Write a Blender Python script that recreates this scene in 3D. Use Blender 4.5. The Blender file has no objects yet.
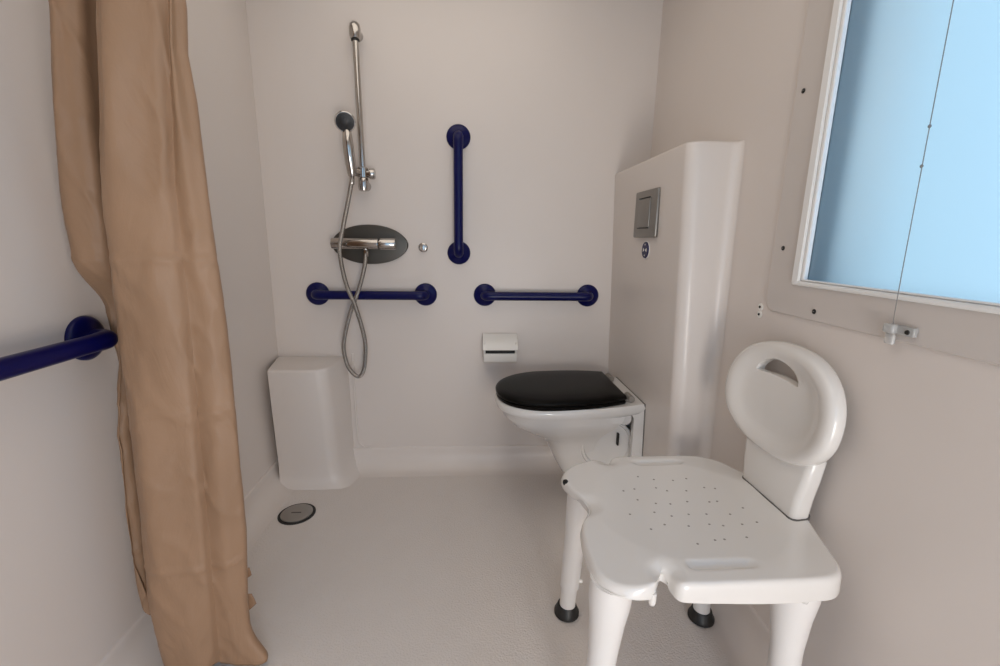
import bpy, bmesh, math, random
from math import sin, cos, pi, radians, sqrt
from mathutils import Vector, Matrix, noise

C = bpy.context.scene.collection
D = 2.1          # back wall
XL, XR = -0.9125, 0.82
CEIL = 2.3
YF = -0.85       # wall behind the camera

# ------------------------------------------------------------------ materials
def mat(name, col, rough=.5, metal=0, coat=0, bump=0, bscale=60, spec=.5, var=0, vscale=4, coatr=.08):
    m = bpy.data.materials.new(name); m.use_nodes = True
    nt = m.node_tree; b = nt.nodes['Principled BSDF']
    b.inputs['Base Color'].default_value = (*col, 1)
    b.inputs['Roughness'].default_value = rough
    b.inputs['Metallic'].default_value = metal
    b.inputs['Specular IOR Level'].default_value = spec
    b.inputs['Coat Weight'].default_value = coat
    b.inputs['Coat Roughness'].default_value = coatr
    tc = nt.nodes.new('ShaderNodeTexCoord')
    if bump:
        n = nt.nodes.new('ShaderNodeTexNoise'); n.inputs['Scale'].default_value = bscale
        n.inputs['Detail'].default_value = 4
        nt.links.new(tc.outputs['Object'], n.inputs['Vector'])
        bp = nt.nodes.new('ShaderNodeBump'); bp.inputs['Strength'].default_value = bump
        bp.inputs['Distance'].default_value = .01
        nt.links.new(n.outputs['Fac'], bp.inputs['Height']); nt.links.new(bp.outputs[0], b.inputs['Normal'])
    if var:
        n = nt.nodes.new('ShaderNodeTexNoise'); n.inputs['Scale'].default_value = vscale
        nt.links.new(tc.outputs['Object'], n.inputs['Vector'])
        mx = nt.nodes.new('ShaderNodeMix'); mx.data_type = 'RGBA'
        mx.inputs[6].default_value = (*[c*(1-var) for c in col], 1)
        mx.inputs[7].default_value = (*[min(1, c*(1+var)) for c in col], 1)
        nt.links.new(n.outputs['Fac'], mx.inputs[0]); nt.links.new(mx.outputs[2], b.inputs['Base Color'])
    return m

M = {}
M['wall'] = mat('gelcoat_wall', (.695, .628, .580), .48, coat=.15, coatr=.25, bump=.05, bscale=2.2, var=.02)
M['box'] = mat('gelcoat_box', (.69, .628, .582), .46, coat=.24, coatr=.12, bump=.06, bscale=3)
M['ceil'] = mat('ceiling_white', (.7, .68, .65), .6, var=.02)
M['floor'] = mat('antislip_tray', (.70, .64, .595), .5, coat=.12, coatr=.3, bump=.35, bscale=170, var=.03, vscale=7)
M['blue'] = mat('navy_plastic', (.0015, .0028, .062), .30, coat=.04, coatr=.2, spec=.25, var=.1, vscale=30)
M['chrome'] = mat('chrome', (.50, .47, .44), .14, metal=1, var=.05, vscale=40)
M['steel'] = mat('brushed_steel', (.095, .088, .078), .42, metal=.85, bump=.05, bscale=90, var=.08, vscale=25)
M['plate'] = mat('flush_plate_steel', (.27, .255, .235), .42, metal=.8, var=.06, vscale=25)
M['steel_light'] = mat('satin_steel', (.38, .36, .335), .36, metal=.9, var=.06, vscale=30)
M['grey_face'] = mat('grey_spray_face', (.022, .022, .024), .45, var=.1, vscale=30)
M['dark'] = mat('dark_hole', (.012, .011, .01), .6, var=.1)
M['rubber'] = mat('black_rubber', (.012, .011, .01), .45, bump=.1, bscale=100)
M['ceramic'] = mat('white_ceramic', (.74, .71, .675), .16, coat=.5, coatr=.05, var=.01)
M['lid'] = mat('black_gloss_lid', (.004, .0035, .003), .34, spec=.10, var=.1)
M['chair'] = mat('white_moulded_plastic', (.77, .733, .69), .26, coat=.4, coatr=.12, bump=.04, bscale=6, var=.01)
M['chair_leg'] = mat('white_leg_plastic', (.80, .765, .73), .35, coat=.2, bump=.03, bscale=8, var=.01)
M['white'] = mat('white_plastic', (.8, .77, .72), .35, coat=.2, var=.01)
M['frame'] = mat('white_window_frame', (.83, .82, .8), .3, coat=.2, var=.01)
M['panel'] = mat('window_panel', (.60, .545, .505), .45, coat=.3, bump=.04, bscale=2.5, var=.02)
M['out_dark'] = mat('outside_jamb', (.15, .17, .16), .7, var=.1)
M['out_white'] = mat('outside_wall', (.88, .85, .74), .7, var=.04)
M['clear'] = mat('clear_plastic', (.85, .84, .82), .15, var=.01)
M['clear'].node_tree.nodes['Principled BSDF'].inputs['Transmission Weight'].default_value = .55
M['hole'] = mat('hole_grey', (.27, .24, .21), .7, var=.05)
M['cord'] = mat('grey_cord', (.22, .21, .2), .6, var=.05)
M['seam'] = mat('seam_grey', (.12, .11, .1), .7, var=.05)

def curtain_mat():
    m = mat('tan_polyester', (.345, .210, .126), .50, spec=.35, var=.17, vscale=3)
    nt = m.node_tree; b = nt.nodes['Principled BSDF']
    b.inputs['Sheen Weight'].default_value = 0
    b.inputs['Sheen Roughness'].default_value = .4
    tc = nt.nodes.new('ShaderNodeTexCoord')
    n1 = nt.nodes.new('ShaderNodeTexNoise'); n1.inputs['Scale'].default_value = 9; n1.inputs['Detail'].default_value = 5
    n1.inputs['Distortion'].default_value = .8
    mp = nt.nodes.new('ShaderNodeMapping'); mp.inputs['Scale'].default_value = (1.0, 1.0, .45)
    nt.links.new(tc.outputs['Object'], mp.inputs[0]); nt.links.new(mp.outputs[0], n1.inputs['Vector'])
    w = nt.nodes.new('ShaderNodeTexNoise'); w.inputs['Scale'].default_value = 700
    nt.links.new(tc.outputs['Object'], w.inputs['Vector'])
    b1 = nt.nodes.new('ShaderNodeBump'); b1.inputs['Strength'].default_value = .35; b1.inputs['Distance'].default_value = .025
    b2 = nt.nodes.new('ShaderNodeBump'); b2.inputs['Strength'].default_value = .12; b2.inputs['Distance'].default_value = .002
    nt.links.new(n1.outputs['Fac'], b1.inputs['Height']); nt.links.new(w.outputs['Fac'], b2.inputs['Height'])
    nt.links.new(b1.outputs[0], b2.inputs['Normal']); nt.links.new(b2.outputs[0], b.inputs['Normal'])
    return m
M['curtain'] = curtain_mat()

def glass_mat():
    m = bpy.data.materials.new('frosted_glass'); m.use_nodes = True
    nt = m.node_tree; nt.nodes.clear()
    out = nt.nodes.new('ShaderNodeOutputMaterial')
    mx = nt.nodes.new('ShaderNodeMixShader'); mx.inputs[0].default_value = .10
    g = nt.nodes.new('ShaderNodeBsdfRefraction'); g.inputs['Roughness'].default_value = .48; g.inputs['IOR'].default_value = 1.33
    g.inputs['Color'].default_value = (.97, .985, .985, 1)
    t = nt.nodes.new('ShaderNodeBsdfTranslucent'); t.inputs['Color'].default_value = (.9, .93, .94, 1)
    n = nt.nodes.new('ShaderNodeTexNoise'); n.inputs['Scale'].default_value = 140
    tc = nt.nodes.new('ShaderNodeTexCoord'); nt.links.new(tc.outputs['Object'], n.inputs['Vector'])
    bp = nt.nodes.new('ShaderNodeBump'); bp.inputs['Strength'].default_value = .2; bp.inputs['Distance'].default_value = .003
    nt.links.new(n.outputs['Fac'], bp.inputs['Height'])
    gl = nt.nodes.new('ShaderNodeBsdfGlossy'); gl.inputs['Roughness'].default_value = .2
    m2 = nt.nodes.new('ShaderNodeMixShader'); m2.inputs[0].default_value = .05
    nt.links.new(g.outputs[0], mx.inputs[1]); nt.links.new(t.outputs[0], mx.inputs[2])
    nt.links.new(mx.outputs[0], m2.inputs[1]); nt.links.new(gl.outputs[0], m2.inputs[2])
    nt.links.new(m2.outputs[0], out.inputs[0])
    return m
M['glass'] = glass_mat()

# ------------------------------------------------------------------ helpers
def link(name, bm, m, parent=None, smooth=True, angle=40):
    me = bpy.data.meshes.new(name); bmesh.ops.recalc_face_normals(bm, faces=bm.faces[:]); bm.to_mesh(me); bm.free()
    o = bpy.data.objects.new(name, me); C.objects.link(o)
    me.materials.append(m)
    if smooth:
        for p in me.polygons: p.use_smooth = True
        me.set_sharp_from_angle(angle=radians(angle))
    if parent:
        o.parent = parent
        if not parent.parent: o.matrix_parent_inverse = Matrix.Translation(parent.location).inverted()
    return o
def thing(name, label, cat, loc, group=None):
    o = bpy.data.objects.new(name, None); C.objects.link(o); o.location = loc
    o.empty_display_size = .05
    o['label'] = label; o['category'] = cat
    if group: o['group'] = group
    return o
def tag(o, label, cat, group=None):
    o['label'] = label; o['category'] = cat
    if group: o['group'] = group
    return o
def struct(o): o['kind'] = 'structure'; return o

def box(bm, a, b, bev=0, seg=3):
    vs = []
    r = bmesh.ops.create_cube(bm, size=1)['verts']
    for v in r:
        v.co = Vector([(a[i]+b[i])/2 + v.co[i]*(b[i]-a[i]) for i in range(3)])
    if bev:
        es = {e for v in r for e in v.link_edges}
        bmesh.ops.bevel(bm, geom=list(es), offset=bev, segments=seg, affect='EDGES', profile=.5)
    return r
def rings(bm, rs, cap0=True, cap1=True, closed=True):
    vv = [[bm.verts.new(p) for p in r] for r in rs]
    n = len(rs[0])
    for i in range(len(vv)-1):
        for j in range(n if closed else n-1):
            k = (j+1) % n
            bm.faces.new((vv[i][j], vv[i][k], vv[i+1][k], vv[i+1][j]))
    if cap0: bm.faces.new(vv[0][::-1])
    if cap1: bm.faces.new(vv[-1])
    return vv
def frame_of(d):
    d = d.normalized()
    up = Vector((0, 0, 1)) if abs(d.z) < .9 else Vector((0, 1, 0))
    a = d.cross(up).normalized(); return a, a.cross(d).normalized()
def tube(bm, pts, r, n=20, caps=True):
    pts = [Vector(p) for p in pts]
    rr = r if isinstance(r, (list, tuple)) else [r]*len(pts)
    T = []
    for i in range(len(pts)):
        T.append((pts[min(i+1, len(pts)-1)]-pts[max(i-1, 0)]).normalized())
    a, b = frame_of(T[0]); rs = []
    for i, p in enumerate(pts):
        a = (a - T[i]*a.dot(T[i])).normalized(); b = T[i].cross(a)
        rs.append([p+(a*cos(2*pi*k/n)+b*sin(2*pi*k/n))*rr[i] for k in range(n)])
    rings(bm, rs, caps, caps)
def lathe(bm, c, ax, prof, n=32, caps=True):
    """prof = [(radius, distance along axis)]"""
    c = Vector(c); ax = Vector(ax).normalized(); a, b = frame_of(ax)
    rings(bm, [[c+ax*h+(a*cos(2*pi*k/n)+b*sin(2*pi*k/n))*max(r, 1e-4) for k in range(n)] for r, h in prof], caps, caps)
def smooth_path(pts, k=8):
    pts = [Vector(p) for p in pts]; out = []
    for i in range(len(pts)-1):
        p0, p1, p2, p3 = pts[max(i-1, 0)], pts[i], pts[i+1], pts[min(i+2, len(pts)-1)]
        for s in range(k):
            t = s/k
            out.append(.5*((2*p1)+(p2-p0)*t+(2*p0-5*p1+4*p2-p3)*t*t+(3*p1-p0-3*p2+p3)*t**3))
    out.append(pts[-1]); return out
def smooth_closed(pts, k=8):
    n = len(pts); out = []
    for i in range(n):
        p0, p1, p2, p3 = [Vector(pts[(i+q) % n]) for q in (-1, 0, 1, 2)]
        for s in range(k):
            t = s/k
            out.append(.5*((2*p1)+(p2-p0)*t+(2*p0-5*p1+4*p2-p3)*t*t+(3*p1-p0-3*p2+p3)*t**3))
    return out
def sm(e0, e1, x):
    t = max(0, min(1, (x-e0)/(e1-e0))); return t*t*(3-2*t)

# ------------------------------------------------------------------ room shell
T = .06
bm = bmesh.new(); box(bm, (XL-T-.3, YF-T, -.06), (XR+T, D+T, 0)); struct(link('floor', bm, M['floor'], smooth=False))
bm = bmesh.new(); box(bm, (XL-T, D, 0), (XR+T, D+T, CEIL)); struct(link('wall_back', bm, M['wall'], smooth=False))
bm = bmesh.new(); box(bm, (XL-T, YF, 0), (XL, D, CEIL)); struct(link('wall_left', bm, M['wall'], smooth=False))
bm = bmesh.new(); box(bm, (XL-T, YF-T, CEIL), (XR+T, D+T, CEIL+T)); struct(link('ceiling', bm, M['ceil'], smooth=False))
# right wall with the window opening
WY0, WY1, WZ0, WZ1 = .16, 1.056, 1.054, 1.86
bm = bmesh.new()
box(bm, (XR, YF, 0), (XR+T, D, WZ0)); box(bm, (XR, YF, WZ1), (XR+T, D, CEIL))
box(bm, (XR, YF, WZ0), (XR+T, WY0, WZ1)); box(bm, (XR, WY1, WZ0), (XR+T, D, WZ1))
struct(link('wall_right', bm, M['wall'], smooth=False))
# wall behind the camera with an open doorway
DX0, DX1, DZ = -.35, .62, 2.0
bm = bmesh.new()
box(bm, (XL-T, YF-T, 0), (DX0, YF, CEIL)); box(bm, (DX1, YF-T, 0), (XR+T, YF, CEIL)); box(bm, (DX0, YF-T, DZ), (DX1, YF, CEIL))
struct(link('wall_front', bm, M['wall'], smooth=False))

# coved tray edges: rise from the floor with a large radius to a lip at z .115
def cove(axis, w, s0, s1, name, proud=.007, R=.085, top=.112):
    prof = [(0, -.002), (proud+R+.012, -.002)]
    for i in range(9):
        a = pi/2*i/8*.999
        prof.append((proud+R-R*sin(a), R-R*cos(a)+.0005))
    prof += [(proud, top-.008), (proud*.8, top-.003), (proud*.35, top), (0, top+.001)]
    bm = bmesh.new()
    def P(d, z, s):
        if axis == 'y': return Vector((s, w-d, z))
        if axis == 'x+': return Vector((w+d, s, z))
        return Vector((w-d, s, z))
    rings(bm, [[P(d, z, s0) for d, z in prof], [P(d, z, s1) for d, z in prof]], closed=True)
    return struct(link(name, bm, M['wall'], angle=60))
cove('y', D, XL, XR, 'baseboard_back')
cove('x+', XL, YF, D, 'baseboard_left')
cove('x-', XR, YF, D, 'baseboard_right')
# thin panel carrying the window, its edge the seam under the window
bm = bmesh.new()
py1, pz0, pth, rc = 1.168, .969, .006, .03
def rrect(y0, y1, z0, z1, r, n=6):
    out = []
    for (cy, cz, a0) in ((y1-r, z0+r, -90), (y1-r, z1-r, 0), (y0+r, z1-r, 90), (y0+r, z0+r, 180)):
        for i in range(n+1):
            a = radians(a0+90*i/n); out.append((cy+r*cos(a), cz+r*sin(a)))
    return out
outer = rrect(-.05, py1, pz0, 1.98, rc); inner = rrect(WY0-.002, WY1+.002, WZ0-.002, WZ1+.002, .002)
xs = [(XR, outer), (XR-pth*.6, outer), (XR-pth, rrect(-.05+.003, py1-.003, pz0+.003, 1.977, rc)), (XR-pth, inner), (XR, inner)]
rings(bm, [[Vector((x, p[0], p[1])) for p in L] for x, L in xs], False, False)
struct(link('trim_1', bm, M['panel'], smooth=False))

# window
def ring_frame(bm, O, I, x0, x1, bev=.003):
    def rr(b, d, r): return rrect(b[0]+d, b[1]-d, b[2]+d, b[3]-d, r)
    seq = [(x1, rr(O, 0, .006)), (x0+bev, rr(O, 0, .006)), (x0, rr(O, bev, .006)), (x0, rr(I, -bev, .003)), (x0+bev, rr(I, 0, .003)), (x1, rr(I, 0, .003))]
    vv = rings(bm, [[Vector((x, p[0], p[1])) for p in L] for x, L in seq], False, False)
    n = len(vv[0])
    for j in range(n):
        k = (j+1) % n; bm.faces.new((vv[-1][j], vv[-1][k], vv[0][k], vv[0][j]))
win = bpy.data.objects.new('window_1', None); C.objects.link(win); win.location = (XR, .6, WZ0); win['kind'] = 'structure'
bm = bmesh.new(); ring_frame(bm, (WY0-.02, 1.075, 1.0475, 1.88), (WY0, 1.0505, 1.0585, 1.855), XR-.012, XR+.0038); link('window_frame', bm, M['frame'], win)
bm = bmesh.new(); ring_frame(bm, (WY0+.0005, 1.050, 1.059, 1.8545), (WY0+.01, 1.040, 1.0635, 1.845), XR-.007, XR+.0038, .002); link('glazing_bead', bm, M['frame'], win)
bm = bmesh.new(); box(bm, (XR+.004, WY0+.001, 1.0552), (XR+.008, 1.055, 1.8595)); link('frosted_pane', bm, M['glass'], win, smooth=False)
# outside: reveal of the van / cabin wall, its dark jamb and a pale wall beyond
bm = bmesh.new(); box(bm, (XR+.0095, WY1-.0155, WZ0+.0005), (XR+T+.004, WY1-.0005, WZ1-.0005)); struct(link('trim_2', bm, M['out_dark'], smooth=False))
bm = bmesh.new(); box(bm, (XR+T+.0045, WY1-.015, .9), (XR+T+.13, WY1+.05, 2.05)); struct(link('trim_3', bm, M['out_white'], smooth=False))
bm = bmesh.new(); box(bm, (XR+T+.001, WY0-.1, WZ0-.05), (XR+T+.06, WY1-.03, WZ0-.01)); struct(link('trim_4', bm, M['out_dark'], smooth=False))

# ------------------------------------------------------------------ cistern box (half-height wall)
XB0, XB1, ZT, YB = .706, .66, 1.452, 1.39     # face x at floor / at top
box_root = thing('cistern_box', 'moulded half-height white box wall with rounded corner carrying the flush plate and toilet', 'partition', (.75, 1.75, 0))
bm = bmesh.new()
def boxsec(z, ins=0):
    t = z/ZT
    xf = XB0+(XB1-XB0)*t+ins; yb = YB-.03*(1-t)+ins; r = .045
    pts = [(XR, D), (xf, D)]
    for i in range(11):
        a = pi/2*i/10; pts.append((xf+r-r*cos(a), yb+r*.8-r*.8*sin(a)))
    # slightly bulging end face that sweeps round into the right wall
    x0 = xf+r; fr = .034
    for i in range(1, 9):
        s = i/8; x = x0+(XR-fr-x0)*s; pts.append((x, yb-.001*sin(pi*s)))
    for i in range(1, 9):
        a = pi/2*i/8; pts.append((XR-fr+fr*sin(a), yb-fr*.8*(1-cos(a))))
    return [Vector((min(x, XR-.0005), min(y, D-.0005), z)) for x, y in pts]
zz = [0, .3, .6, .9, 1.2, 1.40, ZT-.012]
rs = [boxsec(z) for z in zz]
for d, ins in ((.006, .002), (.002, .006), (0, .012)): rs.append([Vector((p.x, p.y, ZT-d)) for p in boxsec(ZT, ins)])
rings(bm, rs); link('body', bm, M['box'], box_root, angle=50)

def xface(z): return XB0+(XB1-XB0)*z/ZT

# flush plate
fp = thing('flush_plate', 'square brushed steel dual flush plate on the box wall above the toilet', 'flush plate', (xface(1.25), 1.69, 1.25))
bm = bmesh.new(); xf = xface(1.25)
box(bm, (xf-.012, 1.585, 1.163), (xf+.001, 1.797, 1.336), .005); link('cover', bm, M['plate'], fp)
bm = bmesh.new(); box(bm, (xf-.016, 1.640, 1.200), (xf-.010, 1.748, 1.305), .002); link('flush_button', bm, M['plate'], fp)
for z0 in (1.3065, 1.196):
    bm = bmesh.new(); box(bm, (xf-.0165, 1.645, z0), (xf-.011, 1.748, z0+.003)); link('button_gap', bm, M['dark'], fp)

# round touchless sensor badge beneath
sx, sy, sz = xface(1.115), 1.688, 1.116
bd = thing('push_badge', 'small round navy and white badge just beneath the steel flush plate', 'badge', (sx, sy, sz))
bm = bmesh.new(); lathe(bm, (sx+.001, sy, sz), (-1, 0, 0), [(.035, 0), (.035, .002), (.034, .003)]); link('white_ring', bm, M['white'], bd)
bm = bmesh.new(); lathe(bm, (sx-.0015, sy, sz), (-1, 0, 0), [(.031, 0), (.031, .003), (.030, .004)]); link('navy_disc', bm, M['blue'], bd)
bm = bmesh.new()
for s in (-1, 1):   # two pale arrow marks pointing in
    vs = [bm.verts.new((sx-.0060, sy+s*a, sz+b)) for a, b in ((.018, .008), (.005, .002), (.005, -.002), (.018, -.008))]
    bm.faces.new(vs)
for s in (-1, 1):
    vs = [bm.verts.new((sx-.0060, sy+a, sz+s*b)) for a, b in ((-.004, .023), (.004, .023), (.002, .017), (-.002, .017))]
    bm.faces.new(vs)
link('white_mark', bm, M['white'], bd, smooth=False)

# ------------------------------------------------------------------ corner bench
bench = thing('corner_bench', 'white moulded corner footrest seat under the hanging shower hose', 'bench', (-.77, 2.0, 0))
bm = bmesh.new()
ZB = .586
def bsec(z, ins=0, grow=0):
    xr = -.618+grow*.8; yf = 1.872+.075*(1-z/ZB)-grow*.5+ins; r = .06
    ex = -.585+grow*1.0-ins
    pts = [(XL+.002, D), (-.868-.02*(1-z/ZB), yf+.004), (-.80, yf-.002), (-.70, yf-.004), (xr-r, yf)]
    for i in range(1, 9):
        a = pi/2*i/8*.86; pts.append((xr-r+r*sin(a)-ins*.5, yf+r-r*cos(a)))
    e = pts[-1]
    for i in range(1, 7):
        s = i/6; pts.append((e[0]+(ex-e[0])*s, e[1]+(D-.0-e[1])*s))
    return [Vector((x, y, z)) for x, y in pts]
rs = []
for z, g in ((0, .075), (.012, .045), (.03, .024), (.06, .008), (.11, .0), (.35, -.002), (ZB-.014, -.006)): rs.append(bsec(z, 0, g))
for d, ins in ((.008, .002), (.003, .006), (0, .014)): rs.append([Vector((p.x, p.y, ZB-d)) for p in bsec(ZB, ins, -.006)])
rings(bm, rs); link('body', bm, M['box'], bench, angle=45)
# raised moulding strip at the side of the bench that turns into the tray lip
bm = bmesh.new()
cpts = [(-.566, .60), (-.566, .4), (-.563, .2), (-.561, .16), (-.551, .135), (-.53, .118), (-.50, .114)]
pth = smooth_path([Vector((x, D-.001, z)) for x, z in cpts], 6)
tube(bm, pth, .006, 10); strip = link('moulded_edge', bm, M['box'], bench)

# ------------------------------------------------------------------ floor drain
dr = thing('floor_drain', 'round grey metal drain cover set in the shower floor', 'drain', (-.731, 1.722, 0))
bm = bmesh.new(); lathe(bm, (-.731, 1.722, 0), (0, 0, 1), [(.074, 0), (.074, .003), (.070, .005), (.066, .004)], 48); link('rim', bm, M['dark'], dr)
bm = bmesh.new(); lathe(bm, (-.731, 1.722, .004), (0, 0, 1), [(.063, 0), (.063, .003), (.058, .005), (.03, .0055), (0.001, .0057)], 48); link('cover', bm, M['steel_light'], dr)
bm = bmesh.new(); box(bm, (-.752, 1.716, .0093), (-.712, 1.722, .0103), .0004); link('slot', bm, M['steel'], dr)

# ------------------------------------------------------------------ grab bars
def grab_bar(p0, p1, nrm, label, group, so=.050, r=.0205, fr=.053):
    """p0,p1 flange centres on the wall, nrm = wall normal"""
    p0, p1, n = Vector(p0), Vector(p1), Vector(nrm); d = (p1-p0).normalized()
    t = thing('grab_bar', label, 'grab bar', (p0+p1)/2, group)
    bm = bmesh.new(); pts = []; rad = []
    R = .026
    pts += [p0+n*.004, p0+n*(so-R)]
    for i in range(1, 9):
        a = pi/2*i/8; pts.append(p0+n*(so-R+R*sin(a))+d*(R-R*cos(a)))
    q = [p1-n*0+n*.004, p1+n*(so-R)]
    for i in range(1, 9):
        a = pi/2*i/8; q.append(p1+n*(so-R+R*sin(a))-d*(R-R*cos(a)))
    allp = pts+q[::-1]
    rr = [r]*20
    # thicker elbows, thinner tube
    mid0, mid1 = allp[9], allp[10]
    allp = allp[:10]+[mid0+d*.012, mid0+d*.022, mid1-d*.022, mid1-d*.012]+allp[10:]
    rr = [r*1.06]*11+[r]*2+[r*1.06]*11
    tube(bm, allp, rr, 24); link('bar', bm, M['blue'], t)
    for p in (p0, p1):
        bm = bmesh.new(); lathe(bm, p, n, [(fr, -.001), (fr, 0), (fr, .006), (fr-.004, .011), (fr-.012, .015), (r*1.3, .019), (r*1.08, .024)], 40)
        link('flange', bm, M['blue'], t)
    return t
GZ = .888
grab_bar((-.707, D, GZ), (-.212, D, GZ), (0, -1, 0), 'navy blue horizontal grab bar behind the looped shower hose', None)
grab_bar((.067, D, GZ), (.562, D, GZ), (0, -1, 0), 'navy blue horizontal grab bar on the back wall above the toilet', None)
grab_bar((-.055, D, 1.083), (-.055, D, 1.585), (0, -1, 0), 'navy blue vertical grab bar in the middle of the back wall', None)
grab_bar((XL, 1.085, .905), (XL, .585, .905), (1, 0, 0), 'navy blue grab bar on the left wall running behind the tan curtain', None, so=.062)

# ------------------------------------------------------------------ shower rail, handset, hose, mixer
rail = thing('shower_rail', 'chrome riser rail fixed upright to the back wall', 'shower rail', (-.466, D, 1.4))
RY = 2.045; rx0, rx1 = -.464, -.470
bm = bmesh.new(); tube(bm, [(rx0, RY, 1.375), (rx1, RY, 1.975)], .0125, 20); link('pole', bm, M['chrome'], rail)
for (x, z, s) in ((rx1, 1.962, 1), (rx0, 1.372, -1)):
    bm = bmesh.new()
    # rounded bracket: wall foot and a cap round the pole
    lathe(bm, (x, RY, z-.030), (0, 0, 1), [(.012, 0), (.020, .004), (.023, .02), (.023, .042), (.020, .056), (.012, .064), (.001, .066)], 28)
    tube(bm, [(x, RY, z), (x, D-.012, z+.004*s), (x, D, z+.004*s)], [.016, .018, .021], 24)
    link('bracket', bm, M['chrome'], rail)
bm = bmesh.new(); lathe(bm, (rx1, RY, 1.928), (0, 0, 1), [(.0165, 0), (.0165, .008)], 24); link('collar', bm, M['dark'], rail)
sl = bmesh.new()
lathe(sl, (rx0-.001, RY, 1.395), (0, 0, 1), [(.019, 0), (.0235, .004), (.0235, .042), (.019, .047)], 28)
lathe(sl, (rx0-.001, RY, 1.415), (1, 0, 0), [(.016, 0), (.016, .028), (.022, .030), (.023, .046), (.019, .052)], 24)
tube(sl, [(rx0, RY, 1.415), (rx0-.03, RY-.028, 1.418), (rx0-.045, RY-.035, 1.424)], [.016, .017, .021], 20)
link('slider', sl, M['chrome'], rail)

hs = thing('hand_shower', 'chrome hand shower with a dark grey round face leaning beside the riser rail', 'hand shower', (-.513, 2.0, 1.4))
H0 = Vector((-.500, 2.008, 1.400)); H1 = Vector((-.510, 1.985, 1.575))
bm = bmesh.new()
tube(bm, smooth_path([H0, H0.lerp(H1, .15), H0.lerp(H1, .5)+Vector((0, -.004, 0)), H0.lerp(H1, .8), H1+Vector((0, .012, 0))], 5),
     [.0165+.0055*sin(pi*i/20) for i in range(21)], 20); link('handle', bm, M['chrome'], hs)
hc = Vector((-.512, 1.985, 1.608)); hn = Vector((.16, -.9, -.38)).normalized()
bm = bmesh.new(); lathe(bm, hc-hn*.02, hn, [(.008, -.006), (.026, 0), (.037, .012), (.041, .024), (.041, .030), (.038, .033), (.035, .033)], 40); link('head', bm, M['chrome'], hs)
bm = bmesh.new(); lathe(bm, hc+hn*.0125, hn, [(.0365, 0), (.035, .003), (.020, .004), (.018, .005), (0.001, .0055)], 40)
link('spray_face', bm, M['grey_face'], hs)
bm = bmesh.new()
a_, b_ = frame_of(hn)
for R_, n_ in ((.011, 6), (.022, 12), (.030, 16)):
    for i in range(n_):
        a = 2*pi*i/n_; lathe(bm, hc+hn*.0165+(a_*cos(a)+b_*sin(a))*R_, hn, [(.0016, -.002), (.0012, .0015)], 8)
link('nozzles', bm, M['dark'], hs)

# hose: follows the hang seen in the photo
HY = 2.02
hose = [(-.500, 2.006, 1.40), (-.504, 2.004, 1.375), (-.520, 2.0, 1.30), (-.545, 1.985, 1.185), (-.561, 1.972, 1.085), (-.545, 1.985, .945),
        (-.513, 1.995, .845), (-.484, 2.01, .698), (-.486, 2.015, .60), (-.50, 2.02, .535), (-.522, 2.022, .510), (-.550, 2.022, .53), (-.574, 2.02, .58), (-.580, 2.018, .67),
        (-.545, 2.015, .805), (-.497, 2.015, .925), (-.468, 2.02, 1.03), (-.465, 2.03, 1.085)]
def ribbed(m):
    nt = m.node_tree; b = nt.nodes['Principled BSDF']
    tc = nt.nodes.new('ShaderNodeTexCoord'); w = nt.nodes.new('ShaderNodeTexWave'); w.wave_type = 'BANDS'; w.bands_direction = 'Z'
    w.inputs['Scale'].default_value = 90
    nt.links.new(tc.outputs['Object'], w.inputs['Vector'])
    bp = nt.nodes.new('ShaderNodeBump'); bp.inputs['Strength'].default_value = .5; bp.inputs['Distance'].default_value = .002
    nt.links.new(w.outputs['Fac'], bp.inputs['Height']); nt.links.new(bp.outputs[0], b.inputs['Normal']); return m
M['hose'] = ribbed(mat('ribbed_hose', (.36, .34, .32), .25, metal=1))
ht = thing('shower_hose', 'looped flexible metal shower hose hanging from handset to mixer valve', 'hose', (-.52, 2.02, .51))
bm = bmesh.new(); tube(bm, smooth_path(hose, 10), .0092, 14); link('hose', bm, M['hose'], ht)
bm = bmesh.new(); lathe(bm, (-.503, 2.0055, 1.364), (.0, .05, 1), [(.0085, 0), (.0105, .004), (.0105, .03), (.009, .04)], 20)
link('handset_nut', bm, M['chrome'], ht)
bm = bmesh.new(); lathe(bm, (-.465, 2.029, 1.062), (0, 0, 1), [(.0085, 0), (.0115, .003), (.0115, .02), (.010, .03)], 6)
link('valve_nut', bm, M['chrome'], ht)

mx = thing('shower_mixer', 'chrome bar mixer valve on an oval dark steel backplate', 'mixer', (-.458, D, 1.115))
bm = bmesh.new(); rs = []
for (s, y) in ((1, D), (1, D-.008), (.985, D-.011), (.95, D-.012)):
    rg = []
    for k in range(72):
        a = 2*pi*k/72; ca, sa = cos(a), sin(a)
        x = .172*s*math.copysign(abs(ca)**.95, ca); z = .088*s*math.copysign(abs(sa)**1.12, sa)
        rg.append(Vector((-.458+x, y, 1.115+z)))
    rs.append(rg)
rings(bm, rs); link('backplate', bm, M['steel'], mx)
bm = bmesh.new(); lathe(bm, (-.612, 2.035, 1.119), (1, 0, 0), [(.019, 0), (.0235, .002), (.024, .04), (.024, .20), (.0235, .203)], 32); link('valve_body', bm, M['chrome'], mx)
bm = bmesh.new(); lathe(bm, (-.405, 2.035, 1.119), (1, 0, 0), [(.019, 0), (.019, .004), (.026, .006), (.026, .066), (.023, .072), (.001, .0725)], 32); link('temperature_knob', bm, M['chrome'], mx)
for x in (-.565, -.44):
    bm = bmesh.new(); tube(bm, [(x, 2.035, 1.119), (x, 2.075, 1.119), (x, 2.089, 1.119)], [.014, .014, .026], 24); link('wall_union', bm, M['chrome'], mx)
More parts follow.
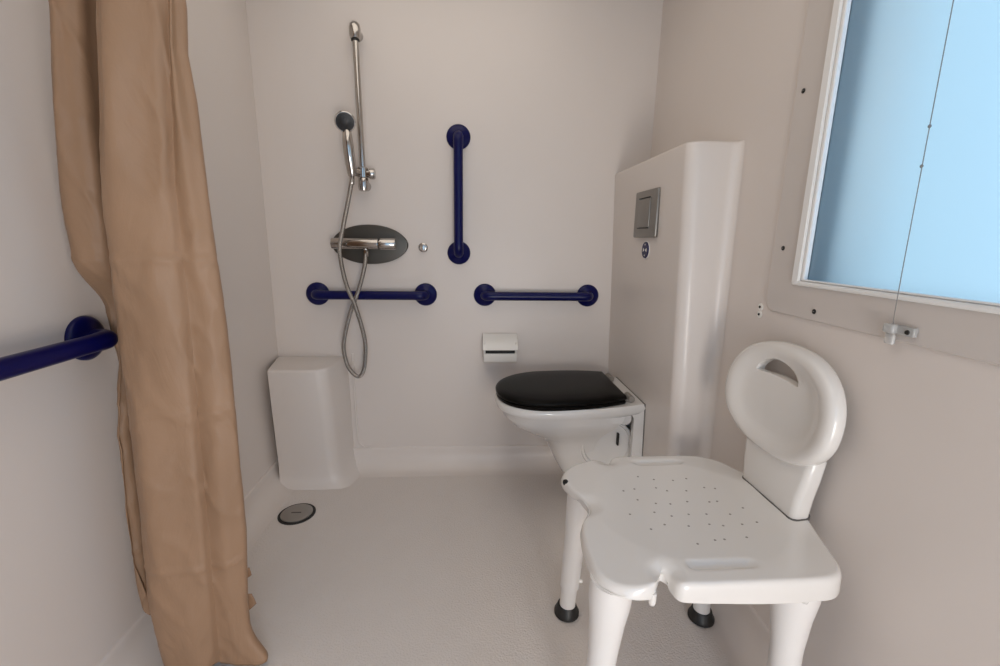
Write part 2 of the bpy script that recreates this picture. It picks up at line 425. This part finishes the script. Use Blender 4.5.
bm = bmesh.new(); lathe(bm, (-.465, 2.032, 1.085), (0, 0, 1), [(.010, 0), (.010, .03)], 20); link('outlet', bm, M['chrome'], mx)

po = thing('wall_knob', 'tiny round chrome outlet cap on the wall right of the shower mixer', 'knob', (-.219, D, 1.105))
bm = bmesh.new(); lathe(bm, (-.219, D, 1.105), (0, -1, 0), [(.021, 0), (.021, .004), (.017, .007), (.013, .008)], 28); link('rosette', bm, M['chrome'], po)
bm = bmesh.new(); lathe(bm, (-.219, D-.008, 1.105), (0, -1, 0), [(.011, 0), (.013, .006), (.0135, .022), (.011, .027), (.001, .028)], 28); link('cap', bm, M['chrome'], po)

# ------------------------------------------------------------------ toilet roll holder
tp = thing('toilet_roll_holder', 'small white covered toilet paper holder on the back wall left of toilet', 'toilet paper holder', (.14, D, .63))
bm = bmesh.new()
x0, x1 = .058, .222; cz = .695
sec = [(0, .700), (-.012, .703), (-.055, .682), (-.088, .648), (-.092, .640), (-.088, .637), (-.06, .655), (0, .668)]
rings(bm, [[Vector((x0+.006 if e == 1 else x0, D+y, z)) for y, z in sec] if e < 2 else [Vector((x1-.006 if e == 3 else x1, D+y, z)) for y, z in sec] for e in (0, 2)])
link('cover_flap', bm, M['white'], tp, angle=30)
bm = bmesh.new()
box(bm, (x0+.004, D-.075, .585), (x0+.012, D, .672), .002); box(bm, (x1-.012, D-.075, .585), (x1-.004, D, .672), .002)
box(bm, (x0+.008, D-.010, .575), (x1-.008, D+.001, .69), .003)
link('bracket', bm, M['white'], tp)
bm = bmesh.new()
rs = []
for x in (x0+.004, x1-.004):
    rs.append([Vector((x, D+y, z)) for y, z in ((0, .568), (-.05, .568), (-.072, .578), (-.080, .600), (-.080, .619), (-.074, .619), (-.068, .600), (-.045, .585), (0, .58))])
rings(bm, rs); link('tray', bm, M['white'], tp, angle=30)
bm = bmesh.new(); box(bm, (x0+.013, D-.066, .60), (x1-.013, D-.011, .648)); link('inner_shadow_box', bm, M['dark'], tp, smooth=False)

# ------------------------------------------------------------------ toilet
XW = xface(.45)                     # mounting face
TY = 1.79
toilet = thing('toilet', 'wall-hung white toilet with glossy black lid mounted on the box wall', 'toilet', (.4, TY, .2))
def dshape(x0, x1, hw, xs, n=24, nose=2.2, back_in=0., bx=.1):
    """D outline: rounded tip at x0, straight back at x1; half-width hw reached at xs"""
    up = []
    for i in range(n+1):
        a = pi/2*i/n
        up.append((xs-(xs-x0)*cos(a)**(2/nose), hw*sin(a)**(2/nose)))
    bx = min(bx, (x1-xs)*.8)
    up.append((x1-bx, hw))
    for i in range(1, 5):
        s = i/4; up.append((x1-bx+bx*s, hw-back_in*s*s))
    lo = [(x, -y) for x, y in up[1:]][::-1]
    return [(x, y+(x-XW)*.10) for x, y in up+lo]
def ringD(o, z, s=1, cx=None): return [Vector((x, TY+y, z)) for x, y in o]
RZ = .518
def lerpD(x0, x1, hw, xs, z, bi=0): return ringD(dshape(x0, x1, hw, xs, back_in=bi, bx=.25), z)
bm = bmesh.new(); b = XW
rings(bm, [
    lerpD(.395, b-.20, .06, .45, .165), lerpD(.375, b-.19, .085, .45, .20), lerpD(.340, b-.19, .100, .44, .27), lerpD(.315, b-.18, .112, .42, .325), lerpD(.275, b-.17, .128, .40, .355),
    lerpD(.215, b-.16, .150, .38, .383), lerpD(.165, b-.13, .175, .36, .415), lerpD(.132, b-.10, .192, .36, .45), lerpD(.124, b-.08, .197, .36, .472, .02), lerpD(.112, b-.0, .201, .36, .480, .03), lerpD(.104, b, .205, .36, .488, .03),
    lerpD(.100, b, .208, .36, RZ-.016, .03), lerpD(.102, b, .206, .36, RZ-.006, .03), lerpD(.108, b, .201, .36, RZ, .03)])
link('bowl', bm, M['ceramic'], toilet, angle=45)
# rear mounting frame: plate on the wall with side cheeks
bm = bmesh.new()
rings(bm, [[Vector((x, y, z)) for x, y in ((b-.03, TY-.178), (xface(z)-.0035, TY-.178), (xface(z)-.0035, TY+.178), (b-.03, TY+.178))] for z in (.17, .49)])
for s in (-1, 1):
    y0, y1 = sorted((TY+s*.1795, TY+s*.155))
    rs = []
    for y in (y0, y1):
        rs.append([Vector((x, y, z)) for x, z in ((b-.01, .50), (b-.13, .50), (b-.125, .488), (b-.06, .483), (b-.045, .46), (b-.042, .25), (b-.035, .18), (b-.01, .18))])
    rings(bm, rs)
link('mounting_plate', bm, M['ceramic'], toilet, angle=35)
bm = bmesh.new(); rings(bm, [[Vector((x, y, z)) for x, y in ((xface(z)-.0042, TY-.1782), (xface(z)+.0005, TY-.1782), (xface(z)+.0005, TY+.1782), (xface(z)-.0042, TY+.1782))] for z in (.172, RZ+.0006)])
link('wall_seam', bm, M['seam'], toilet, smooth=False)
# trap bulge and pipe
bm = bmesh.new()
tube(bm, smooth_path([(.44, TY-.02, .25), (.48, TY-.02, .27), (.53, TY-.01, .32), (.57, TY, .34), (b-.01, TY, .34)], 6), [.06+.045*sin(pi*min(1, i/18)) for i in range(25)], 32)
link('trap', bm, M['ceramic'], toilet)
bm = bmesh.new()
lathe(bm, (.562, TY-.125, .325), (0, -1, .0), [(.112, -.06), (.112, .002), (.108, .012), (.100, .014), (.094, .0), (.001, -.004)], 48)
link('trap_cover', bm, M['ceramic'], toilet)
bm = bmesh.new(); box(bm, (.600, TY-.142, .325), (.608, TY-.125, .378), .003); link('fixing_slot', bm, M['dark'], toilet)
bm = bmesh.new(); lathe(bm, (b-.075, TY-.158, .452), (0, -1, 0), [(.03, -.01), (.03, .0), (.025, .008), (.001, .010)], 24); link('fixing_cap', bm, M['ceramic'], toilet)
# seat + lid
def lidring(ins, z, tilt=0):
    x0, x1, hw, xs = .104+ins, .612-ins*.6, .205-ins, .335
    return [Vector((x, TY+y, z)) for x, y in dshape(x0, x1, hw, xs, nose=2.15, back_in=.04, bx=.22)]
bm = bmesh.new(); rings(bm, [lidring(.006, RZ), lidring(.002, RZ+.004), lidring(.001, RZ+.012), lidring(.005, RZ+.016)]); link('seat_ring', bm, M['lid'], toilet)
bm = bmesh.new(); rings(bm, [lidring(.004, RZ+.017), lidring(-.001, RZ+.021), lidring(-.002, RZ+.028), lidring(.002, RZ+.034), lidring(.012, RZ+.0385), lidring(.03, RZ+.0415), lidring(.07, RZ+.0445), lidring(.12, RZ+.0455)])
link('lid', bm, M['lid'], toilet, angle=60)
for s in (-1, 1):
    bm = bmesh.new(); lathe(bm, (.640, TY+s*.13-.03, RZ+.014), (0, 1, 0), [(.010, 0), (.013, .003), (.013, .057), (.010, .06)], 20)
    box(bm, (.612, TY+s*.13-.02, RZ-.001), (.648, TY+s*.13+.02, RZ+.010), .003)
    link('hinge', bm, M['hole'], toilet)

# ------------------------------------------------------------------ shower chair
CX, CY = .51, .955
chair = thing('shower_chair', 'white moulded plastic shower chair with perforated seat and oval backrest', 'chair', (CX, CY, 0))
ol = [(.388, 1.200), (.345, 1.197), (.30, 1.185), (.268, 1.155), (.257, 1.115), (.268, 1.065), (.288, 1.015), (.297, .985), (.288, .955), (.262, .915),
      (.250, .86), (.247, .80), (.252, .755), (.275, .720), (.315, .704), (.352, .708), (.370, .735), (.381, .748), (.392, .735), (.400, .705), (.43, .698), (.50, .697), (.58, .697), (.66, .698),
      (.715, .703), (.748, .728), (.768, .78), (.787, .85), (.797, .92), (.799, .975), (.794, 1.04), (.775, 1.10), (.75, 1.16), (.715, 1.195), (.66, 1.211), (.58, 1.213), (.50, 1.212),
      (.435, 1.209), (.418, 1.200), (.409, 1.184), (.399, 1.188)]
out = smooth_closed([Vector((x, y, 0)) for x, y in ol], 6)
cen = Vector((.53, .955, 0))
def seat_top(x, y):
    z = .512
    r2 = ((x-.53)/.20)**2+((y-.955)/.19)**2
    z -= .012*max(0, 1-r2*.8)                                # dished centre
    z += .016*sm(.70, .80, x)*(1-sm(.05, .16, abs(y-.97)))       # rises at the backrest
    # slots near both sides
    for (cx, cy, hl) in ((.552, 1.170, .070), (.508, .752, .070)):
        dx = max(0, abs(x-cx)-hl+.012); dy = y-cy
        d = sqrt(dx*dx+dy*dy); z -= .009*(1-sm(.003, .018, d))
    # corner lobes droop, valleys lead to the notches
    z -= .016*sm(.40, .26, x)
    z -= .012*(1-sm(0, .045, sqrt((x-.385)**2+(y-.735)**2)))+.012*(1-sm(0, .045, sqrt((x-.403)**2+(y-1.19)**2)))
    z -= .012*(1-sm(0, .055, sqrt((x-.285)**2+(y-.985)**2)))
    return z
def rimz(p):
    lob = sm(.42, .33, p.x)*sm(.18, .24, abs(p.y-.955))
    z = .464+.006*lob+.008*sm(.6, .4, p.x)
    z += .022*(1-sm(.0, .02, sqrt((p.x-.383)**2+(p.y-.745)**2)))
    z += .02*(1-sm(.02, .07, abs(p.y-.985)))*sm(.32, .28, p.x)
    return z
bm = bmesh.new(); rs = []
nr = 44
for i in range(1, nr+1):
    s = (i/nr)**.8*.965
    rs.append([Vector(((cen+(p-cen)*s).x, (cen+(p-cen)*s).y, 0)) for p in out])
for rg in rs:
    for p in rg: p.z = seat_top(p.x, p.y)
base = rs[-1]
def edge(p, f, dz):
    q = cen+(p-cen)*f; return Vector((q.x, q.y, seat_top(q.x, q.y)-dz))
for f, dz in ((.978, .0012), (.988, .004), (.996, .009), (1.0, .016)): rs.append([edge(p, f, dz) for p in out])
rs.append([Vector(((cen+(p-cen)*1.004).x, (cen+(p-cen)*1.004).y, rimz(p)+.004)) for p in out])
rs.append([Vector(((cen+(p-cen)*1.002).x, (cen+(p-cen)*1.002).y, rimz(p))) for p in out])
rs.append([Vector(((cen+(p-cen)*.985).x, (cen+(p-cen)*.985).y, rimz(p)+.001)) for p in out])
rs.append([Vector(((cen+(p-cen)*.98).x, (cen+(p-cen)*.98).y, .475)) for p in out])
rings(bm, rs, True, True); seat = link('seat', bm, M['chair'], chair, angle=55)

# drain holes
random.seed(4)
hp = []
for i in range(7):
    for j in range(6):
        hx = .395+.045*i+(.02 if j % 2 else 0)+random.uniform(-.013, .013); hy = .83+.052*j+random.uniform(-.012, .012)
        if ((hx-.53)/.165)**2+((hy-.955)/.165)**2 < 1: hp.append((hx, hy))
for hx, hy in hp:
    bm = bmesh.new(); lathe(bm, (hx, hy, seat_top(hx, hy)-.003), (0, 0, 1), [(.0028, 0), (.0028, .0034)], 10)
    link('drain_hole', bm, M['hole'], seat, smooth=False)
# dark screw recess on the far front corner
bm = bmesh.new(); lathe(bm, (.2620, 1.100, .492), (-.85, -.5, .15), [(.0085, -.004), (.0085, .0018), (.007, .0022)], 20); link('screw_recess', bm, M['dark'], seat)
# moulding nubs below the skirt
for (x, y, z) in ((.352, .712, .466), (.665, .712, .456)):
    bm = bmesh.new(); lathe(bm, (x, y, z-.009), (0, 0, 1), [(.002, 0), (.006, .003), (.0075, .009), (.0075, .03)], 16); link('nub', bm, M['chair'], seat)

# legs
def leg(tx, ty, bx, by, tr=.041):
    o = bmesh.new(); top = Vector((tx, ty, .478)); bot = Vector((bx, by, 0)); P = lambda z: bot.lerp(top, z/.478)
    zs = [.105, .107, .2, .3, .38, .43, .478]
    rr = [.027, .029, .0295, .031, .034+(tr-.034)*.3, .036+(tr-.034)*.7, tr]
    tube(o, [P(z) for z in zs], rr, 32); L = link('leg', o, M['chair_leg'], chair)
    o = bmesh.new(); tube(o, [P(z) for z in (.015, .13)], .0245, 28); link('extension_tube', o, M['chair_leg'], L)
    o = bmesh.new()
    lathe(o, P(0)+Vector((0, 0, .0)), (0, 0, 1), [(.034, 0), (.0385, .003), (.0385, .012), (.033, .020), (.0295, .034), (.0275, .036), (.0255, .036)], 32); link('rubber_foot', o, M['rubber'], L)
    o = bmesh.new(); q = P(.135); lathe(o, (q.x+.024, q.y-.012, q.z), (1, -.5, 0), [(.007, 0), (.0065, .008), (.004, .011)], 16); link('snap_button', o, M['white'], L)
leg(.318, 1.140, .302, 1.165, .034)
leg(.700, 1.130, .718, 1.125, .036)
leg(.288, .760, .268, .770, .044)
leg(.680, .760, .690, .750, .050)

# backrest: oval dished shell with carrying slot
bc_y, bc_z = 1.006, .760
def back_pt(u, v, f):
    """u along y (left in the picture is +y), v up, f = out of the face towards -x"""
    x = .768+.10*(v)-f
    x -= .30*u*u                       # ends curve forward
    return Vector((x, bc_y+u, bc_z+v))
def oval(s, n=96):
    r = []
    for k in range(n):
        a = 2*pi*k/n; ca, sa = cos(a), sin(a)
        ex = 2/2.25
        hw = .196; hh = .147 if sa > 0 else .132
        u = hw*math.copysign(abs(ca)**ex, ca); v = hh*math.copysign(abs(sa)**ex, sa)
        r.append((u*s, v*s))
    return r
bm = bmesh.new(); rs = []
prof = [(.02, .002), (.2, .002), (.4, .0022), (.55, .003), (.64, .0045), (.70, .0075), (.76, .0115), (.82, .0145), (.87, .0155), (.92, .0145), (.96, .011), (.99, .004), (1.0, -.006), (1.0, -.016), (.985, -.020), (.95, -.022), (.7, -.020), (.3, -.020), (.02, -.020)]
for s, f in prof: rs.append([back_pt(u, v, f) for u, v in oval(s)])
rings(bm, rs); tmp = link('tmp_back', bm, M['chair'])
bm = bmesh.new()
# slot: lens-shaped hand hole
sl = []
for k in range(40):
    a = 2*pi*k/40; u = .076*cos(a); v = (.030 if sin(a) > 0 else .012)*sin(a)-.014*(cos(a)**2)
    sl.append((u+.018, v+.074))
rings(bm, [[back_pt(u, v, .06) for u, v in sl], [back_pt(u, v, -.06) for u, v in sl]]); cut = link('tmp_cut', bm, M['chair'])
md = tmp.modifiers.new('b', 'BOOLEAN'); md.object = cut; md.operation = 'DIFFERENCE'; md.solver = 'EXACT'
bv = tmp.modifiers.new('bv', 'BEVEL'); bv.width = .004; bv.segments = 3; bv.limit_method = 'ANGLE'; bv.angle_limit = radians(50)
dg = bpy.context.evaluated_depsgraph_get(); me = bpy.data.meshes.new_from_object(tmp.evaluated_get(dg)); me.name = 'backrest'
bpy.data.objects.remove(tmp); bpy.data.objects.remove(cut)
backr = bpy.data.objects.new('backrest', me); C.objects.link(backr)
backr.parent = chair; backr.matrix_parent_inverse = Matrix.Translation(chair.location).inverted()
for p in me.polygons: p.use_smooth = True
me.set_sharp_from_angle(angle=radians(60))
# post rising out of the seat
bm = bmesh.new(); rs = []
for z, y0, y1, x0, x1 in ((.495, .872, 1.072, .747, .795), (.53, .872, 1.076, .748, .795), (.57, .868, 1.082, .748, .796), (.62, .860, 1.088, .752, .798), (.67, .855, 1.09, .757, .800), (.70, .87, 1.08, .764, .800)):
    r = .016; rg = []
    for (cx, cy, a0) in ((x1-r, y1-r, 0), (x0+r, y1-r, 90), (x0+r, y0+r, 180), (x1-r, y0+r, 270)):
        for i in range(6):
            a = radians(a0+18*i); rg.append(Vector((cx+r*cos(a), cy+r*sin(a), z)))
    rs.append(rg)
rings(bm, rs); link('post', bm, M['chair'], backr, angle=50)
bm = bmesh.new(); rs = []
for dz, g in ((-.004, .0025), (.0025, .0025)):
    rg = []; r = .017
    for (cx, cy, a0) in ((.7975-r, 1.0745-r, 0), (.7445+r, 1.0745-r, 90), (.7445+r, .8695+r, 180), (.7975-r, .8695+r, 270)):
        for i in range(6):
            a = radians(a0+18*i); x = cx+r*cos(a); y = cy+r*sin(a); rg.append(Vector((x, y, seat_top(x, y)+dz)))
    rs.append(rg)
rings(bm, rs); link('slot_gap', bm, M['seam'], seat, smooth=False)

# ------------------------------------------------------------------ curtain
def tab(t, z):
    for i in range(len(t)-1):
        if t[i][0] <= z <= t[i+1][0]:
            s = (z-t[i][0])/(t[i+1][0]-t[i][0]); return t[i][1]+(t[i+1][1]-t[i][1])*s
    return t[0][1] if z < t[0][0] else t[-1][1]
L = [(0, -.815), (.08, -.835), (.30, -.885), (.45, -.880), (.62, -.862), (.72, -.866), (.80, -.885), (.88, -.900), (.96, -.902), (1.05, -.898), (1.24, -.900), (1.42, -.878), (1.60, -.856), (2.2, -.838)]
Sx = [(0, -.80), (.10, -.818), (.25, -.826), (.5, -.812), (.75, -.802), (.92, -.795), (1.1, -.780), (1.22, -.776), (1.6, -.728), (2.2, -.70)]
Cx = [(0, -.675), (.3, -.66), (.7, -.645), (1.0, -.63), (1.26, -.628), (1.45, -.612), (1.6, -.597), (2.2, -.58)]
Rx = [(0, -.600), (.18, -.598), (.4, -.580), (.7, -.572), (1.0, -.570), (1.24, -.576), (1.42, -.578), (1.6, -.592), (2.2, -.60)]
def cur_sec(z):
    l, s, c, r = tab(L, z), tab(Sx, z), tab(Cx, z), tab(Rx, z)
    if z > 1.5: r = max(r, c+.02)
    if z > 1.5: c = min(c, r-.004)
    w = .5*(s-l)
    yb = 1.075+.072*sm(.66, .86, z)*sm(1.09, .96, z)
    wv = .006*sin(z*7+1)
    pw = .045+.026*sm(1.15, 1.6, z)+.02*sm(1.075, 1.14, yb)
    return smooth_path([Vector(p) for p in (
        (l+.025, yb+.04, z), (l, yb+.008, z), (l+.3*w, yb-.012+wv*.5, z), (s-pw-.42*w, yb-.008, z), (s-pw-.012, yb-.004, z), (s-pw, yb+.008, z), (s-pw+.002, yb+.05, z), (s-.4*pw, 1.205, z),
        (s+.022, 1.195, z), (s+.014, 1.12, z), (s+.004, 1.055, z), (s+.002, 1.030, z), (s+.02, 1.010, z), (s+.35*(c-s), .995+wv, z), (s+.7*(c-s), 1.002-wv, z), (c-.012, 1.012, z), (c-.002, 1.026, z), (c+.004, 1.030, z),
        (c+.5*(r-c)+.002, 1.025+wv, z), (r-.010, 1.038, z), (r, 1.052, z), (r-.012, 1.075, z), (r-.05, 1.095, z), (c-.06, 1.075, z), (c-.11, 1.10, z), (c-.09, 1.14, z), (c-.14, 1.15, z))], 5)
nz = 260
rows = []; ncol = None
for i in range(nz+1):
    t = i/nz
    z = 2.2*(1-t)
    rows.append(cur_sec(z)); ncol = len(rows[-1])
def hem(j):     # bottom height of each column
    t = j/(ncol-1)
    if t < .20: return .27-.75*t
    if t < .36: return .10
    return .018+.01*sin(t*25)
for i, row in enumerate(rows):
    t = i/nz
    for j, p in enumerate(row):
        h = hem(j); z = 2.2+(h-2.2)*t
        q = cur_sec(z)[j] if True else p
        k = j/(ncol-1)
        # fine wrinkles, none near the rail
        P3 = Vector((q.x*7, q.y*7, z*3.2))
        nz1 = noise.noise(P3)*.009
        # sharp creases: ridged noise, stretched along the hang, stronger near the seams of the folds
        rg = 1-abs(noise.noise(Vector((q.x*13+z*2.5, q.y*9, z*5.5+3))))*2.4
        nz1 += max(0, rg)**4*.0035
        rg2 = 1-abs(noise.noise(Vector((q.x*26-z*9, q.y*20, z*17))))*2.6
        nz1 += max(0, rg2)**3*.0012
        for zc, am in ((1.095, .004), (.74, .003), (.33, .0035)):      # packing creases
            nz1 += am*max(0, 1-abs(z-zc-.02*noise.noise(Vector((q.x*4, 0, zc))))/.012)
        dy = -nz1*1.3
        dx = nz1*.4
        # the hem spreads on the floor: corner kicks out to the right
        lo = sm(.15, 0, z)
        if .66 < k < .86:
            kick = sm(.66, .76, k)*sm(.86, .78, k)
            dx += .055*kick*lo**2; dy -= .02*kick*lo
        if .30 < k < .5: dx += .012*lo*sin((k-.3)*30)
        row[j] = Vector((q.x+dx, q.y+dy, z))
bm = bmesh.new()
rings(bm, rows, False, False, closed=False)
cur = thing('shower_curtain', 'tan polyester shower curtain hanging gathered beside the left wall', 'curtain', (-.72, 1.08, 0))
fab = link('fabric', bm, M['curtain'], cur, angle=180)
so = fab.modifiers.new('thick', 'SOLIDIFY'); so.thickness = .0012
# trailing hem corner lying on the floor
bm = bmesh.new()
def quadsheet(pts, nu=8):
    a, b, c, d = [Vector(p) for p in pts]; g = []
    for i in range(nu+1):
        u = i/nu; r = []
        for j in range(nu+1):
            v = j/nu; p = a.lerp(b, v).lerp(d.lerp(c, v), u)
            p.z += .004*sin(u*5+v*4)*(1-u)
            r.append(bm.verts.new(p))
        g.append(r)
    for i in range(nu):
        for j in range(nu): bm.faces.new((g[i][j], g[i][j+1], g[i+1][j+1], g[i+1][j]))
quadsheet([(-.66, 1.09, .25), (-.612, 1.11, .25), (-.614, 1.12, .215), (-.65, 1.11, .19)])
quadsheet([(-.66, 1.09, .17), (-.614, 1.11, .165), (-.610, 1.12, .12), (-.65, 1.10, .09)])
hm = link('hem_corner', bm, M['curtain'], cur, angle=180)
so = hm.modifiers.new('thick', 'SOLIDIFY'); so.thickness = .0012
# rail above, out of the picture
rl = thing('curtain_rail', 'white curtain rail across the ceiling holding the tan curtain', 'curtain rail', (0, 1.08, 2.23))
bm = bmesh.new(); tube(bm, [(XL, 1.08, 2.225), (XR, 1.08, 2.225)], .012, 16); link('rail', bm, M['white'], rl)
for i in range(7):
    x = -.84+.04*i; bm = bmesh.new(); tube(bm, [(x+.0, 1.08+.018*cos(a), 2.221+.018*sin(a)) for a in [2*pi*k/16 for k in range(17)]], .002, 6, False); link('ring', bm, M['white'], rl)

# ------------------------------------------------------------------ window-side fixings
def screw(y, z, label, r=.0062, x=XR-.006):
    t = thing('screw', label, 'screw', (x, y, z))
    bm = bmesh.new(); lathe(bm, (x+.001, y, z), (-1, 0, 0), [(r, 0), (r*.9, .0025), (r*.55, .0035)], 20); link('head', bm, M['dark'], t)
    bm = bmesh.new(); box(bm, (x-.0032, y-r*.5, z-.0006), (x-.0024, y+r*.5, z+.0006)); link('drive_slot', bm, M['cord'], t)
screw(1.137, 1.516, 'dark screw in the window panel, the highest one left of the window')
screw(1.128, 1.137, 'dark screw in the window panel beside the lower left window corner')
screw(.990, .992, 'dark screw in the panel strip below the left window corner')
for z, w in ((.972, 'upper'), (.951, 'lower')):
    t = thing('screw', w+' of two tiny white-rimmed screws left of the panel seam', 'screw', (XR, 1.194, z))
    bm = bmesh.new(); lathe(bm, (XR+.001, 1.194, z), (-1, 0, 0), [(.0115, 0), (.0105, .002), (.007, .003)], 20); link('washer', bm, M['white'], t)
    bm = bmesh.new(); lathe(bm, (XR-.0015, 1.194, z), (-1, 0, 0), [(.0042, 0), (.003, .0025)], 16); link('screw_head', bm, M['dark'], t)

# cord cleat and blind cord
cl = thing('cord_cleat', 'small clear plastic cord cleat screwed on the panel under the window', 'cleat', (XR-.006, .79, .985))
xp = XR-.006
bm = bmesh.new(); box(bm, (xp-.010, .738, .984), (xp, .792, 1.002), .003); link('base_plate', bm, M['clear'], cl)
bm = bmesh.new(); box(bm, (xp-.020, .770, .984), (xp-.006, .793, 1.003), .005); link('clip', bm, M['clear'], cl)
bm = bmesh.new(); box(bm, (xp-.012, .774, .962), (xp-.003, .793, .984), .004); link('tab', bm, M['clear'], cl)
bm = bmesh.new(); lathe(bm, (xp-.009, .750, .992), (-1, 0, 0), [(.005, 0), (.004, .003)], 16); link('screw_head', bm, M['dark'], cl)
cd = thing('blind_cord', 'thin grey blind cord with two beads hanging in front of the frosted window', 'cord', (xp-.02, .79, 1.0))
xc = XR-.034
bm = bmesh.new(); tube(bm, [(xc+.014, .776, 1.000), (xc+.006, .770, 1.02), (xc, .766, 1.10), (xc, .777, 1.9)], .0008, 8); link('string', bm, M['cord'], cd)
for z in (1.285, 1.350):
    bm = bmesh.new(); lathe(bm, (xc, .7695, z-.003), (0, 0, 1), [(.0012, 0), (.0026, .002), (.0026, .004), (.0012, .006)], 12); link('bead', bm, M['cord'], cd)

# ------------------------------------------------------------------ outdoors seen as a blur through the frosted pane
bm = bmesh.new(); box(bm, (1.25, 1.75, 0), (2.6, 1.85, 3.2)); struct(link('wall_outside', bm, M['out_white'], smooth=False))

# ------------------------------------------------------------------ light
w = bpy.data.worlds.new('World'); bpy.context.scene.world = w; w.use_nodes = True
nt = w.node_tree; bg = nt.nodes['Background']
tc = nt.nodes.new('ShaderNodeTexCoord'); sp = nt.nodes.new('ShaderNodeSeparateXYZ'); rp = nt.nodes.new('ShaderNodeValToRGB')
nt.links.new(tc.outputs['Generated'], sp.inputs[0]); nt.links.new(sp.outputs['Z'], rp.inputs[0]); nt.links.new(rp.outputs[0], bg.inputs['Color'])
e = rp.color_ramp.elements; e[0].position = 0; e[0].color = (.46, .70, .95, 1); e[1].position = .6; e[1].color = (.28, .58, 1.0, 1)
bg.inputs['Strength'].default_value = 1.7

def area(name, loc, rot, sx, sy, power, col):
    l = bpy.data.lights.new(name, 'AREA'); l.shape = 'RECTANGLE'; l.size = sx; l.size_y = sy; l.energy = power; l.color = col
    o = bpy.data.objects.new(name, l); C.objects.link(o); o.location = loc; o.rotation_euler = rot; return o
# daylight bounced in through the open doorway behind the camera
area('doorway_light', (.42, YF+.02, .55), (radians(90+8), 0, radians(14)), .45, .7, 15, (1.0, .915, .83))
# large soft fill with no fixture, added under the ceiling to brighten the shower area
area('ceiling_fill', (-.15, .95, CEIL-.02), (0, 0, 0), 1.1, 1.9, 7.2, (1.0, .91, .80))

# ------------------------------------------------------------------ camera
f, pitch, yaw, roll, H = 443.2, .2096, .0675, .0154, 1.15
cam = bpy.data.cameras.new('Camera'); co = bpy.data.objects.new('Camera', cam); C.objects.link(co)
cam.sensor_fit = 'HORIZONTAL'; cam.sensor_width = 36; cam.lens = 36*f/1000; cam.clip_start = .01
fw = Vector((sin(yaw)*cos(pitch), cos(yaw)*cos(pitch), -sin(pitch))); rt = Vector((cos(yaw), -sin(yaw), 0)); up = rt.cross(fw)
R_ = rt*cos(roll)+up*sin(roll); U_ = -rt*sin(roll)+up*cos(roll)
m3 = Matrix((R_, U_, -fw)).transposed(); co.matrix_world = Matrix.Translation((0, 0, H)) @ m3.to_4x4()
bpy.context.scene.camera = co
vs = bpy.context.scene.view_settings; vs.view_transform = 'Standard'; vs.look = 'None'; vs.exposure = 0
